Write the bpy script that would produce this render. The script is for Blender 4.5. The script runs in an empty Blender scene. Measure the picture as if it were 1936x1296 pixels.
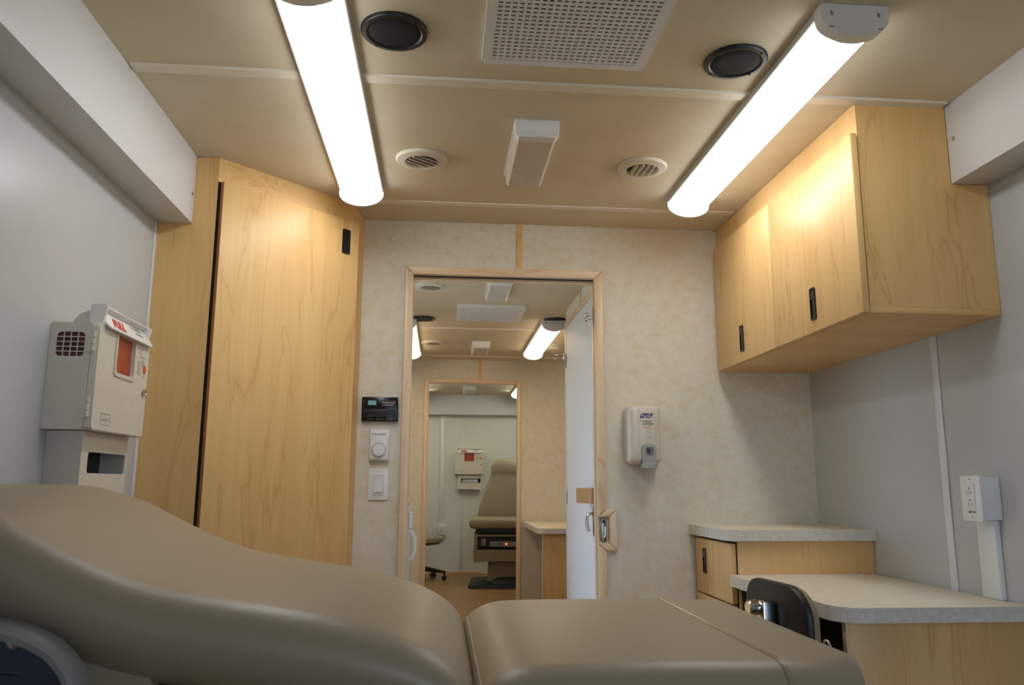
import bpy, bmesh, math, random
from mathutils import Vector, Matrix
random.seed(7)
C = bpy.context.scene.collection
SC = bpy.context.scene

# ------------------------------------------------------------------ camera
CAM_H = 1.042
PITCH, YAW, ROLL, FPX = 0.1780936, 0.0874328, 0.0042845, 1498.98
def camera():
    cy, sy, cp, sp = math.cos(YAW), math.sin(YAW), math.cos(PITCH), math.sin(PITCH)
    fw = Vector((sy*cp, cy*cp, sp)); rt = Vector((cy, -sy, 0)); up = rt.cross(fw)
    c, s = math.cos(ROLL), math.sin(ROLL)
    r2, u2 = c*rt + s*up, -s*rt + c*up
    cam = bpy.data.cameras.new('camera'); ob = bpy.data.objects.new('camera', cam); C.objects.link(ob)
    m = Matrix((r2, u2, -fw)).transposed().to_4x4(); m.translation = Vector((0, 0, CAM_H))
    ob.matrix_world = m
    cam.sensor_width = 36; cam.lens = FPX/1936*36; cam.clip_start = 0.02
    cam.dof.use_dof = True; cam.dof.focus_distance = 3.1; cam.dof.aperture_fstop = 9
    SC.camera = ob
camera()

# ------------------------------------------------------------------ world (daylight outside), exposure
w = bpy.data.worlds.new('daylight'); SC.world = w; w.use_nodes = True
bg = w.node_tree.nodes['Background']; bg.inputs[1].default_value = 5.0
_tc = w.node_tree.nodes.new('ShaderNodeTexCoord'); _sx = w.node_tree.nodes.new('ShaderNodeSeparateXYZ'); _rp = w.node_tree.nodes.new('ShaderNodeValToRGB')
_rp.color_ramp.elements[0].position = .49; _rp.color_ramp.elements[0].color = (.36, .40, .44, 1)      # bright ground outside
_rp.color_ramp.elements[1].position = .51; _rp.color_ramp.elements[1].color = (.50, .70, 1.0, 1)       # sky
_ma = w.node_tree.nodes.new('ShaderNodeMath'); _ma.operation = 'MULTIPLY_ADD'; _ma.inputs[1].default_value = .5; _ma.inputs[2].default_value = .5
w.node_tree.links.new(_tc.outputs['Generated'], _sx.inputs[0]); w.node_tree.links.new(_sx.outputs['Z'], _ma.inputs[0])
w.node_tree.links.new(_ma.outputs[0], _rp.inputs[0]); w.node_tree.links.new(_rp.outputs[0], bg.inputs[0])
SC.view_settings.view_transform = 'Standard'; SC.view_settings.look = 'None'
SC.view_settings.gamma = 1; SC.view_settings.exposure = 0.0; SC.view_settings.use_curve_mapping = False
LAMP = 11.4            # radiance of the fluorescent lenses
cy = SC.cycles
cy.use_denoising = True
cy.max_bounces = 10; cy.diffuse_bounces = 6; cy.glossy_bounces = 4
cy.sample_clamp_indirect = 8.0

# ------------------------------------------------------------------ materials
def lin(c):
    f = lambda v: (v/255/12.92 if v/255 <= .04045 else ((v/255+.055)/1.055)**2.4)
    return (f(c[0]), f(c[1]), f(c[2]), 1)
MATS = {}
class N:
    def __init__(s, name):
        s.m = bpy.data.materials.new(name); s.m.use_nodes = True; s.t = s.m.node_tree
        s.b = s.t.nodes['Principled BSDF']; MATS[name] = s.m
    def n(s, typ, **k):
        x = s.t.nodes.new(typ)
        for a, v in k.items(): setattr(x, a, v)
        return x
    def l(s, a, b): s.t.links.new(a, b)
    def coords(s, scale=(1, 1, 1), rnd=True):
        tc = s.n('ShaderNodeTexCoord'); mp = s.n('ShaderNodeMapping'); mp.inputs['Scale'].default_value = scale
        if rnd:
            oi = s.n('ShaderNodeObjectInfo'); mu = s.n('ShaderNodeVectorMath', operation='SCALE')
            cmb = s.n('ShaderNodeCombineXYZ')
            for i in range(3): s.l(oi.outputs['Random'], cmb.inputs[i])
            mu.inputs['Scale'].default_value = 9.0; s.l(cmb.outputs[0], mu.inputs[0])
            ad = s.n('ShaderNodeVectorMath', operation='ADD'); s.l(tc.outputs['Object'], ad.inputs[0]); s.l(mu.outputs[0], ad.inputs[1])
            s.l(ad.outputs[0], mp.inputs[0])
        else: s.l(tc.outputs['Object'], mp.inputs[0])
        return mp.outputs[0]
    def noise(s, co, scale, detail=3, rough=.5, dist=0):
        x = s.n('ShaderNodeTexNoise'); x.inputs['Scale'].default_value = scale; x.inputs['Detail'].default_value = detail
        x.inputs['Roughness'].default_value = rough; x.inputs['Distortion'].default_value = dist; s.l(co, x.inputs['Vector']); return x.outputs['Fac']
    def ramp(s, f, stops):
        r = s.n('ShaderNodeValToRGB'); e = r.color_ramp.elements
        while len(e) < len(stops): e.new(.5)
        for i, (p, c) in enumerate(stops): e[i].position = p; e[i].color = c
        s.l(f, r.inputs[0]); return r.outputs[0]
    def math(s, op, a, b=None):
        x = s.n('ShaderNodeMath', operation=op)
        for i, v in enumerate((a, b)):
            if v is None: continue
            if isinstance(v, (int, float)): x.inputs[i].default_value = v
            else: s.l(v, x.inputs[i])
        return x.outputs[0]
    def mix(s, f, a, b, mode='MIX'):
        x = s.n('ShaderNodeMix', data_type='RGBA', blend_type=mode)
        if isinstance(f, (int, float)): x.inputs[0].default_value = f
        else: s.l(f, x.inputs[0])
        for i, v in ((6, a), (7, b)):
            if isinstance(v, tuple): x.inputs[i].default_value = v
            else: s.l(v, x.inputs[i])
        return x.outputs[2]
    def bump(s, f, strength=.2, dist=.002):
        x = s.n('ShaderNodeBump'); x.inputs['Strength'].default_value = strength; x.inputs['Distance'].default_value = dist
        s.l(f, x.inputs['Height']); s.l(x.outputs[0], s.b.inputs['Normal'])
    def set(s, rough=.5, metal=0, spec=.5, coat=0):
        s.b.inputs['Roughness'].default_value = rough; s.b.inputs['Metallic'].default_value = metal
        s.b.inputs['Specular IOR Level'].default_value = spec; s.b.inputs['Coat Weight'].default_value = coat
        return s
    def col(s, c):
        if isinstance(c, tuple): s.b.inputs['Base Color'].default_value = c
        else: s.l(c, s.b.inputs['Base Color'])
        return s

def plain(name, rgb, rough=.5, metal=0, spec=.5, var=.04, nscale=40, bump=0, coat=0):
    m = N(name); co = m.coords(); f = m.noise(co, nscale, 3)
    c = lin(rgb); d = tuple(x*(1-var*2) for x in c[:3]) + (1,)
    m.col(m.ramp(f, [(.3, d), (.7, c)])).set(rough, metal, spec, coat)
    if bump: m.bump(f, bump, .0006)
    return m.m
def maple(name, axis, light, dark, rough=.38):
    m = N(name); s = [1, 1, 1]; s['XYZ'.index(axis)] = .12
    co = m.coords(tuple(s)); f = m.noise(co, 9.5, 3, .5, .8)
    p = m.math('PINGPONG', m.math('MULTIPLY', f, 7), 1.0)
    line = m.math('POWER', p, 12)
    s2 = [70, 70, 70]; s2['XYZ'.index(axis)] = 1.6
    g = m.noise(m.coords(tuple(s2)), 1, 3, .6)
    s3 = [9, 9, 9]; s3['XYZ'.index(axis)] = .7
    b = m.noise(m.coords(tuple(s3)), 1, 2)
    base = m.ramp(m.math('ADD', m.math('MULTIPLY', g, .45), m.math('MULTIPLY', b, .55)), [(.30, lin(dark)), (.68, lin(light))])
    dc = lin(dark); dk = (dc[0]*.80, dc[1]*.64, dc[2]*.50, 1)
    lf = m.math('MULTIPLY', line, m.math('MULTIPLY', m.math('ADD', g, b), .52))
    m.col(m.mix(lf, base, dk)).set(rough, 0, .4)
    m.bump(g, .05, .0005)
    return m.m
def lens(name, rgb, strength):
    """diffuser over fluorescent tubes: brightest straight below the tubes, dimmer on the flanks of the lens"""
    m = N(name); m.b.inputs['Emission Color'].default_value = rgb; m.b.inputs['Roughness'].default_value = .3
    g = m.n('ShaderNodeNewGeometry'); sx = m.n('ShaderNodeSeparateXYZ'); m.l(g.outputs['Normal'], sx.inputs[0])
    dn = m.math('MAXIMUM', m.math('MULTIPLY', sx.outputs['Z'], -1.0), 0.0)
    m.l(m.math('MULTIPLY', m.math('ADD', m.math('MULTIPLY', dn, .48), .52), strength), m.b.inputs['Emission Strength'])
    return m.m
def emit(name, rgb, strength):
    m = N(name); m.b.inputs['Emission Color'].default_value = rgb; m.b.inputs['Emission Strength'].default_value = strength
    m.b.inputs['Base Color'].default_value = (.8, .8, .8, 1); m.b.inputs['Roughness'].default_value = .3
    return m.m
ML, MD = (231, 193, 131), (219, 176, 113)
maple('maple_v', 'Z', ML, MD); maple('maple_x', 'X', ML, MD); maple('maple_y', 'Y', ML, MD)
maple('casing_v', 'Z', (238, 217, 184), (226, 200, 162), .3); maple('casing_x', 'X', (238, 217, 184), (226, 200, 162), .3); maple('casing_y', 'Y', (238, 217, 184), (226, 200, 162), .3)
# vinyl ceiling
m = N('ceiling_vinyl'); co = m.coords(rnd=False)
f = m.noise(co, 55, 6, .65, .9); m.col(m.ramp(m.noise(co, 6, 3), [(.35, lin((212, 199, 171))), (.7, lin((217, 205, 179)))])).set(.62, 0, .35); m.bump(f, .35, .0012)
plain('ceiling_batten', (231, 222, 202), .45, var=.02)
# wall covering, mottled paper
m = N('wall_paper'); co = m.coords(rnd=False)
a = m.noise(co, 26, 6, .68, .3); b = m.noise(co, 70, 4, .6)
m.col(m.mix(m.math('MULTIPLY', b, .25), m.ramp(a, [(.30, lin((217, 204, 173))), (.47, lin((222, 215, 196))), (.70, lin((228, 225, 214)))]), lin((214, 206, 184)))).set(.6, 0, .35); m.bump(b, .06, .0008)
plain('white_panel', (194, 197, 198), .28, spec=.5, var=.015, nscale=20, bump=.03)
plain('end_panel_white', (226, 227, 218), .35, var=.015)
plain('door_white', (226, 228, 228), .6, var=.02)
plain('white_metal', (222, 223, 224), .42, var=.01)
plain('white_plastic', (232, 233, 232), .3, var=.01)
plain('cream_plastic', (222, 213, 194), .38, var=.02)
plain('sharps_white', (214, 208, 194), .36, var=.02)
plain('translucent_white', (232, 230, 226), .3, var=.01)
plain('grey_plastic', (200, 200, 198), .42, var=.02)
plain('dark_plastic', (22, 22, 23), .42, var=.05)
plain('black', (9, 9, 9), .5, var=.1)
plain('black_gloss', (14, 14, 15), .22, var=.05)
plain('shadow_gap', (12, 9, 7), .9, var=.05)
plain('chrome', (205, 203, 198), .16, metal=1, var=.02)
plain('brushed_nickel', (170, 160, 145), .3, metal=1, var=.05)
plain('orange_pane', (176, 66, 30), .25, var=.15, nscale=25)
plain('red_liner', (92, 20, 34), .4, var=.25, nscale=30)
plain('red_print', (200, 34, 24), .5, var=.03)
plain('orange_print', (226, 98, 30), .5, var=.05)
plain('ink', (58, 56, 54), .6, var=.03)
plain('pale_ink', (150, 142, 128), .6, var=.03)
plain('blue_print', (18, 30, 110), .45, var=.05)
plain('pink_print', (214, 130, 140), .5, var=.05)
plain('white_print', (235, 235, 235), .5, var=.01)
plain('clear_grey', (120, 122, 122), .15, var=.1)
plain('upholstery', (155, 142, 119), .42, spec=.45, var=.03, nscale=260, bump=.12)
plain('piping_vinyl', (150, 136, 112), .25, spec=.6, var=.03)
plain('chair_tan', (150, 134, 110), .5, var=.03)
plain('chair_blue_metal', (52, 60, 74), .4, metal=.3, var=.08)
plain('pull_wood', (190, 140, 86), .45, var=.08)
plain('desk_shade', (62, 54, 47), .55, var=.05)  # dark tone standing in for shade in the desk leg well
plain('dispenser_cream', (212, 206, 190), .3, var=.01)
plain('lever_grey', (160, 160, 154), .3, var=.03)
plain('edge_brown', (176, 118, 70), .4, var=.06)
plain('slate_plastic', (140, 143, 138), .4, var=.04)
plain('paper_white', (210, 210, 214), .7, var=.08, nscale=60)
lens('lens', (.97, .985, 1, 1), LAMP)
lens('lens_warm', (1, .78, .53, 1), LAMP*1.1)
lens('lens_soft', (1, .95, .80, 1), LAMP)
emit('lcd', (.22, .50, .56, 1), .30); MATS['lcd'].node_tree.nodes['Principled BSDF'].inputs['Base Color'].default_value = (.10, .16, .17, 1)
emit('led', (1, .12, .03, 1), 2.5)
# laminate
m = N('laminate'); co = m.coords(rnd=False); a = m.noise(co, 38, 5, .65)
m.col(m.ramp(a, [(.35, lin((222, 212, 188))), (.65, lin((234, 227, 209)))])).set(.42, 0, .4)
m = N('laminate_edge'); co = m.coords(rnd=False); a = m.noise(co, 60, 5, .65)
m.col(m.ramp(a, [(.35, lin((206, 201, 188))), (.65, lin((222, 218, 207)))])).set(.45, 0, .4)
# floor vinyl with wood strips
m = N('floor_wood'); co = m.coords((1, 1, 1), False)
br = m.n('ShaderNodeTexBrick'); br.inputs['Scale'].default_value = 1; br.inputs['Brick Width'].default_value = .9; br.inputs['Row Height'].default_value = .08
br.inputs['Mortar Size'].default_value = .0012; br.inputs['Color1'].default_value = lin((168, 134, 84)); br.inputs['Color2'].default_value = lin((154, 118, 70)); br.inputs['Mortar'].default_value = lin((110, 76, 38))
mp = m.coords((1, 1, 1), False); m.l(mp, br.inputs['Vector'])
g = m.noise(m.coords((2, 40, 40), False), 1, 3); m.col(m.mix(m.math('MULTIPLY', g, .4), br.outputs['Color'], lin((122, 92, 52)))).set(.35, 0, .4)
# speaker mesh
m = N('speaker_mesh'); co = m.coords((1, 1, 1), False); v = m.n('ShaderNodeTexVoronoi'); v.inputs['Scale'].default_value = 330; m.l(co, v.inputs['Vector'])
m.col(m.ramp(v.outputs['Distance'], [(.25, lin((8, 8, 8))), (.6, lin((34, 34, 33)))])).set(.75, 0, .3); m.bump(v.outputs['Distance'], .6, .001)
# frosted diffuser (unlit)
m = N('frosted_diffuser'); co = m.coords((1, 1, 1), False); v = m.n('ShaderNodeTexVoronoi'); v.inputs['Scale'].default_value = 260; m.l(co, v.inputs['Vector'])
m.col(m.ramp(v.outputs['Distance'], [(.2, lin((202, 194, 184))), (.7, lin((218, 211, 202)))])).set(.35, 0, .5); m.bump(v.outputs['Distance'], .4, .001)

# ------------------------------------------------------------------ geometry helpers
V = Vector
ORG = {}
X, Y, Z = V((1, 0, 0)), V((0, 1, 0)), V((0, 0, 1))
def rrect(w, h, r, n=5, cx=0, cyy=0):
    out = []
    for (sx, sy, a0) in ((1, -1, -90), (1, 1, 0), (-1, 1, 90), (-1, -1, 180)):
        for i in range(n+1):
            a = math.radians(a0 + 90*i/n)
            out.append((cx + sx*(w/2-r) + r*math.cos(a), cyy + sy*(h/2-r) + r*math.sin(a)))
    return out
class MB:
    def __init__(s): s.bm = bmesh.new()
    def _bev(s, faces, bev, seg=2):
        if bev <= 0: return
        ed = {e for f in faces for e in f.edges}
        bmesh.ops.bevel(s.bm, geom=list(ed), offset=bev, segments=seg, profile=.5, affect='EDGES', clamp_overlap=True)
    def box(s, x0, x1, y0, y1, z0, z1, bev=0, seg=2):
        v = [s.bm.verts.new(p) for p in ((x0,y0,z0),(x1,y0,z0),(x1,y1,z0),(x0,y1,z0),(x0,y0,z1),(x1,y0,z1),(x1,y1,z1),(x0,y1,z1))]
        fs = [s.bm.faces.new([v[i] for i in q]) for q in ((3,2,1,0),(4,5,6,7),(0,1,5,4),(1,2,6,5),(2,3,7,6),(3,0,4,7))]
        s._bev(fs, bev, seg); return s
    def ext(s, poly, o, u, v, n, d, bev=0, seg=2):
        o = V(o); a = [s.bm.verts.new(o + u*p[0] + v*p[1]) for p in poly]
        b = [s.bm.verts.new(o + u*p[0] + v*p[1] + n*d) for p in poly]
        k = len(poly); fs = [s.bm.faces.new(a[::-1]), s.bm.faces.new(b)]
        fs += [s.bm.faces.new((a[i], a[(i+1) % k], b[(i+1) % k], b[i])) for i in range(k)]
        if bev > 0:
            ed = [e for e in fs[1].edges]
            bmesh.ops.bevel(s.bm, geom=ed, offset=bev, segments=seg, profile=.5, affect='EDGES', clamp_overlap=True)
        return s
    def frame(s, outer, inner, o, u, v, n, d):
        o = V(o); k = len(outer)
        L = [[s.bm.verts.new(o + u*p[0] + v*p[1] + n*h) for p in pl] for pl, h in ((outer, 0), (outer, d), (inner, d), (inner, 0))]
        for j in range(4):
            A, B = L[j], L[(j+1) % 4]
            for i in range(k): s.bm.faces.new((A[i], A[(i+1) % k], B[(i+1) % k], B[i]))
        return s
    def loft(s, rings, cap=True, closed=True):
        R = [[s.bm.verts.new(p) for p in r] for r in rings]; k = len(R[0])
        for A, B in zip(R, R[1:]):
            for i in range(k if closed else k-1): s.bm.faces.new((A[i], A[(i+1) % k], B[(i+1) % k], B[i]))
        if cap: s.bm.faces.new(R[0][::-1]); s.bm.faces.new(R[-1])
        return s
    def lathe(s, o, ax, prof, n=32, cap=True):
        o, ax = V(o), V(ax).normalized(); u = ax.orthogonal().normalized(); v = ax.cross(u)
        return s.loft([[o + ax*h + (u*math.cos(t*2*math.pi/n) + v*math.sin(t*2*math.pi/n))*max(r, 1e-5) for t in range(n)] for r, h in prof], cap)
    def tube(s, pts, r, n=10, cap=True):
        pts = [V(p) for p in pts]; rings = []; u = None
        for i, p in enumerate(pts):
            d = (pts[min(i+1, len(pts)-1)] - pts[max(i-1, 0)]).normalized()
            u = (d.orthogonal() if u is None else (u - d*u.dot(d))).normalized(); v = d.cross(u)
            rr = r[i] if isinstance(r, (list, tuple)) else r
            rings.append([p + (u*math.cos(t*2*math.pi/n) + v*math.sin(t*2*math.pi/n))*rr for t in range(n)])
        return s.loft(rings, cap)
    def ball(s, c, r, n=12):
        r = (r, r, r) if not isinstance(r, tuple) else r
        g = bmesh.ops.create_uvsphere(s.bm, u_segments=n, v_segments=max(6, n//2+1), radius=1)
        bmesh.ops.transform(s.bm, matrix=Matrix.Translation(V(c)) @ Matrix.Diagonal((*r, 1)), verts=g['verts']); return s
    def xf(s, mat): bmesh.ops.transform(s.bm, matrix=mat, verts=s.bm.verts); return s
    def build(s, name, mat, parent=None, origin=None, ang=38):
        me = bpy.data.meshes.new(name); bmesh.ops.recalc_face_normals(s.bm, faces=s.bm.faces)
        o = V((0, 0, 0))
        if parent is not None: o = ORG[parent]
        elif origin is not None: o = V(origin)
        if o.length: bmesh.ops.translate(s.bm, vec=-o, verts=s.bm.verts)
        s.bm.to_mesh(me); s.bm.free(); me.materials.append(MATS[mat])
        me.polygons.foreach_set('use_smooth', [True]*len(me.polygons)); me.set_sharp_from_angle(angle=math.radians(ang))
        ob = bpy.data.objects.new(name, me); C.objects.link(ob)
        ob.parent = parent
        if parent is None: ob.location = o
        ORG[ob] = o; return ob
def thing(name, label, cat, loc, group=None):
    o = bpy.data.objects.new(name, None); C.objects.link(o); o.location = loc; o.empty_display_size = .05
    ORG[o] = V(loc); return tag(o, label, cat, group)
def tag(o, label, cat, group=None, kind=None):
    o['label'] = label; o['category'] = cat
    if group: o['group'] = group
    if kind: o['kind'] = kind
    return o
def struct(o, label, cat): return tag(o, label, cat, kind='structure')
def copy_tree(o, parent=None):
    c = o.copy(); C.objects.link(c); c.parent = parent
    for ch in list(o.children): copy_tree(ch, c)
    return c
def dup(root, d, label, group=None):
    r = copy_tree(root); r.location = root.location + V(d); r['label'] = label
    if group: r['group'] = group
    return r
def box(name, mat, parent, *a, bev=0, seg=2): return MB().box(*a, bev=bev, seg=seg).build(name, mat, parent)
def text(body, size, o, u, v, mat, parent, name='lettering', align='CENTER', shear=0, depth=.0004, wscale=1, bold=0):
    cu = bpy.data.curves.new('t', 'FONT'); cu.body = body; cu.size = size; cu.align_x = align; cu.align_y = 'CENTER'; cu.shear = shear; cu.offset = bold
    ob = bpy.data.objects.new('t', cu); C.objects.link(ob); dg = bpy.context.evaluated_depsgraph_get()
    me = bpy.data.meshes.new_from_object(ob.evaluated_get(dg)); bpy.data.objects.remove(ob); bpy.data.curves.remove(cu)
    b = MB(); b.bm.from_mesh(me); bpy.data.meshes.remove(me)
    r = bmesh.ops.extrude_face_region(b.bm, geom=list(b.bm.faces))
    bmesh.ops.translate(b.bm, vec=(0, 0, depth), verts=[e for e in r['geom'] if isinstance(e, bmesh.types.BMVert)])
    n = u.cross(v); M = Matrix((u*wscale, v, n)).transposed().to_4x4(); M.translation = V(o)
    b.xf(M); return b.build(name, mat, parent)
def bars(rects, o, u, v, mat, parent, name='printed_lines', d=.0002):
    """illegible small print as short strokes"""
    b = MB(); n = u.cross(v)
    for x0, x1, y0, y1 in rects: b.ext([(x0, y0), (x1, y0), (x1, y1), (x0, y1)], o, u, v, n, d)
    return b.build(name, mat, parent)

# ------------------------------------------------------------------ dimensions (metres)
H = 2.13; D = 3.204; D2 = 6.941; D3 = 9.787; L = -.954; R = 1.545; Y0 = -1.7; T = .06
BZ = 1.894; BL = -.84; BR = 1.435

# ------------------------------------------------------------------ structure
struct(box('floor', 'floor_wood', None, L-.06, R+.06, Y0-.06, D3+.06, -.08, 0), 'wood strip vinyl floor of the trailer', 'floor')
ceil = struct(box('ceiling', 'white_metal', None, L-.06, R+.06, Y0-.06, D3+.06, H+.012, H+.08), 'beige vinyl panelled ceiling with flat battens', 'ceiling')
seams = [Y0, 0.80, 2.017, 2.98, D]
for a, b in zip(seams, seams[1:]): box('ceiling_panel', 'ceiling_vinyl', ceil, L, R, a+.001, b-.001, H, H+.012)
for a, b in ((D+T, 4.30), (4.30, 5.50), (5.50, 6.72), (6.72, D2), (D2+T, 8.70), (8.70, D3)):
    box('ceiling_panel', 'ceiling_vinyl', ceil, L, R, a+.001, b-.001, H, H+.012)
for y in (.80, 2.017, 5.50, 6.72, 8.70):
    MB().ext([(-.022, 0), (-.018, -.006), (.018, -.006), (.022, 0)], (L+.12, y, H), Y, Z, X, R-L-.24).build('ceiling_batten', 'ceiling_batten', ceil)
MB().ext([(-.022, 0), (-.020, -.004), (.012, -.004), (.016, 0)], (-.335, 2.98, H), Y, Z, X, 1.49).build('ceiling_batten', 'ceiling_batten', ceil)
# side walls
EY0, EY1, EZ = 3.50, 4.34, 1.94          # open entry doorway in the left wall of the middle room
b = MB().box(L-T, L, Y0, EY0, 0, H).box(L-T, L, EY0, EY1, EZ, H).box(L-T, L, EY1, D3, 0, H)
wl = struct(b.build('wall_left', 'white_panel'), 'glossy white panelled left side wall', 'wall')
MB().box(L, L+.004, 2.588, 2.609, .0, BZ, bev=.0015).build('corner_strip', 'white_metal', wl)
wr = struct(MB().box(R, R+T, Y0, D3, 0, H).build('wall_right', 'white_panel'), 'smooth white panelled right side wall', 'wall')
for y in (2.343, .70): MB().box(R-.005, R, y-.016, y+.016, 0, H, bev=.002).build('seam_batten', 'white_metal', wr)
# partition with the doorway
DA, DB, DZ = -.128, .626, 1.897
b = MB().box(L, DA-.01, D, D+T, 0, H).box(DB+.01, R, D, D+T, 0, H).box(DA-.01, DB+.01, D, D+T, DZ+.01, H)
wb = struct(b.build('wall_back', 'wall_paper'), 'pale mottled wallpaper partition with central doorway', 'wall')
MB().box(.298, .321, D-.004, D, 1.934, H, bev=.001).build('seam_batten', 'maple_v', wb)
b = MB().box(L, -.13, D2, D2+T, 0, H).box(.665, R, D2, D2+T, 0, H).box(-.13, .665, D2, D2+T, 1.935, H)
w2 = struct(b.build('wall_partition', 'wall_paper'), 'far beige partition with second doorway', 'wall')
MB().box(.311, .341, D2-.004, D2, 1.958, H, bev=.001).build('seam_batten', 'maple_v', w2)
w3 = struct(MB().box(L, R, D3, D3+T, 0, H).build('wall_end', 'end_panel_white'), 'white panelled wall at the far end of the trailer', 'wall')
MB().box(.238, .278, D3-.004, D3, 0.04, 1.88, bev=.001).build('seam_batten', 'white_metal', w3)
struct(MB().box(L, .5, D3-.015, D3, 0, .036, bev=.002).build('baseboard_end', 'casing_x'), 'low wood baseboard along the far end wall', 'baseboard')
# wall behind the camera with an open doorway to daylight
b = MB().box(L, .42, Y0-T, Y0, 0, H).box(1.42, R, Y0-T, Y0, 0, H).box(.42, 1.42, Y0-T, Y0, 1.98, H)
struct(b.build('wall_front', 'maple_v'), 'wood panelled wall behind the viewer with open doorway', 'wall')
# closet wall in the middle room with its white door
CX = .77
wc = struct(MB().box(CX, CX+.045, D+T, 4.85, 0, H).build('wall_closet', 'wall_paper'), 'short side partition in the middle room holding a white door', 'wall')
MB().box(CX-.004, CX+.049, 4.85, 4.862, 0, H, bev=.002).build('end_cap', 'casing_v', wc)
MB().box(CX-.004, CX, 4.315, 4.349, 2.05, H, bev=.001).build('seam_batten', 'maple_v', wc)
d2 = struct(MB().box(CX-.012, CX-.001, 3.33, 4.80, .01, 2.008, bev=.002).build('door_2', 'door_white'), 'white flush door on the closet partition', 'door')
MB().box(CX-.014, CX, 3.30, 4.845, 2.012, 2.047, bev=.002).build('door_casing', 'casing_y', d2)
MB().box(CX-.013, CX, 4.806, 4.845, 0, 2.011, bev=.002).build('door_casing', 'white_metal', d2)
for z in (1.80, .98, .25):
    hb = MB().box(CX-.016, CX-.012, 4.785, 4.825, z-.045, z+.045, bev=.001)
    hb.lathe((CX-.018, 4.805, z-.045), Z, [(.0045, 0), (.0045, .09)], 10).build('hinge', 'chrome', d2)
hk = MB().box(CX-.03, CX-.013, 4.78, 4.80, 1.78, 1.84, bev=.002)
hk.tube([(CX-.02, 4.80, 1.83), (CX-.05, 4.83, 1.832), (CX-.085, 4.83, 1.84), (CX-.095, 4.83, 1.862)], .005, 8)
hk.tube([(CX-.06, 4.83, 1.832), (CX-.07, 4.83, 1.815), (CX-.09, 4.83, 1.818)], .004, 8).build('hook', 'chrome', d2)
# wood pull block and latch on that door
pb = MB().ext([(0, 0), (.22, 0), (.22, .068), (.06, .068), (0, .03)], (CX-.012, 3.86, .955), Y, -X, Z, .075, bev=.004)
pb.build('pull_block', 'pull_wood', d2)
lt = MB().ext(rrect(.05, .15, .024), (CX-.012, 3.93, .87), Y, Z, -X, .008, bev=.002)
lt.tube([(CX-.02, 3.93, .905), (CX-.05, 3.93, .90), (CX-.055, 3.93, .86), (CX-.045, 3.93, .82)], .008, 8).build('latch', 'chrome', d2)
MB().ext(rrect(.04, .09, .018), (CX-.012, 3.86, 1.10), Y, Z, -X, .01, bev=.002).build('strike_plate', 'brushed_nickel', d2)

# doorway casing with pocket-door latch notch
d1 = struct(MB().box(DA-.008, DA, D-.004, D+T+.004, 0, DZ).build('door_1', 'casing_v'), 'maple cased doorway with pocket door track', 'door frame')
MB().box(DB, DB+.008, D+.028, D+T+.004, 0, DZ).build('jamb', 'casing_v', d1)
MB().box(DB, DB+.008, D-.004, D+.010, 0, DZ).build('jamb', 'casing_v', d1)
def cas(pts, grain, name='casing', y0=D, n=-Y, d=.018, bev=.005):
    MB().ext(pts, (0, y0, 0), X, Z, n, d, bev=bev).build(name, grain, d1)
o = .034
cas([(DA-o, 0), (DA, 0), (DA, DZ), (DA-o, DZ+o)], 'casing_v')
cas([(DA, DZ), (DB, DZ), (DB+o, DZ+o), (DA-o, DZ+o)], 'casing_x')
NZ0, NZ1 = .786, .948
cas([(DB, NZ1-.030), (DB+o, NZ1), (DB+o, DZ+o), (DB, DZ)], 'casing_v')
cas([(DB, 0), (DB+o, 0), (DB+o, NZ0), (DB, NZ0+.030)], 'casing_v')
cas([(DB, NZ1-.030), (DB+.046, NZ1-.030), (DB+.076, NZ1), (DB+o, NZ1)], 'casing_x')
cas([(DB, NZ0+.030), (DB+o, NZ0), (DB+.076, NZ0), (DB+.046, NZ0+.030)], 'casing_x')
cas([(DB+.046, NZ0+.030), (DB+.076, NZ0), (DB+.076, NZ1), (DB+.046, NZ1-.030)], 'casing_v')
# head: dark track slot and far stop
MB().box(DA, DB, D+.004, D+.030, DZ, DZ+.008).build('track', 'black', d1)
MB().box(DA, DB, D-.002, D+.006, DZ, DZ+.008).build('head_jamb', 'casing_x', d1)
MB().box(DA, DB, D+.030, D+T+.004, DZ-.008, DZ+.008, bev=.002).build('head_jamb', 'casing_x', d1)
# pocket latch body
MB().box(DB+.001, DB+.046, D+.001, D+.004, NZ0+.030, NZ1-.030).build('latch_pocket', 'dark_plastic', d1)
lp = MB().ext(rrect(.026, .094, .0128, 7), (DB+.024, D-.001, .867), X, Z, -Y, .007, bev=.002).build('pocket_latch', 'brushed_nickel', d1)
MB().tube([(DB+.030, D-.010, .888), (DB+.0305, D-.020, .882), (DB+.029, D-.022, .850), (DB+.026, D-.012, .838)], .0035, 8).build('finger_lever', 'chrome', lp)
MB().lathe((DB+.024, D-.008, .900), -Y, [(.006, 0), (.0055, .003), (.002, .004)], 12).build('keyhole', 'black', lp)
# roller catch on the right jamb
rc = MB().ext(rrect(.014, .078, .006), (DB-.001, D+.018, 1.745), Y, Z, -X, .003).build('roller_catch', 'chrome', d1)
MB().tube([(DB-.003, D+.018, 1.735), (DB-.03, D+.018, 1.735)], .006, 10).ball((DB-.032, D+.012, 1.727), .0095).ball((DB-.027, D+.020, 1.750), .009).build('roller', 'chrome', rc)
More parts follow.
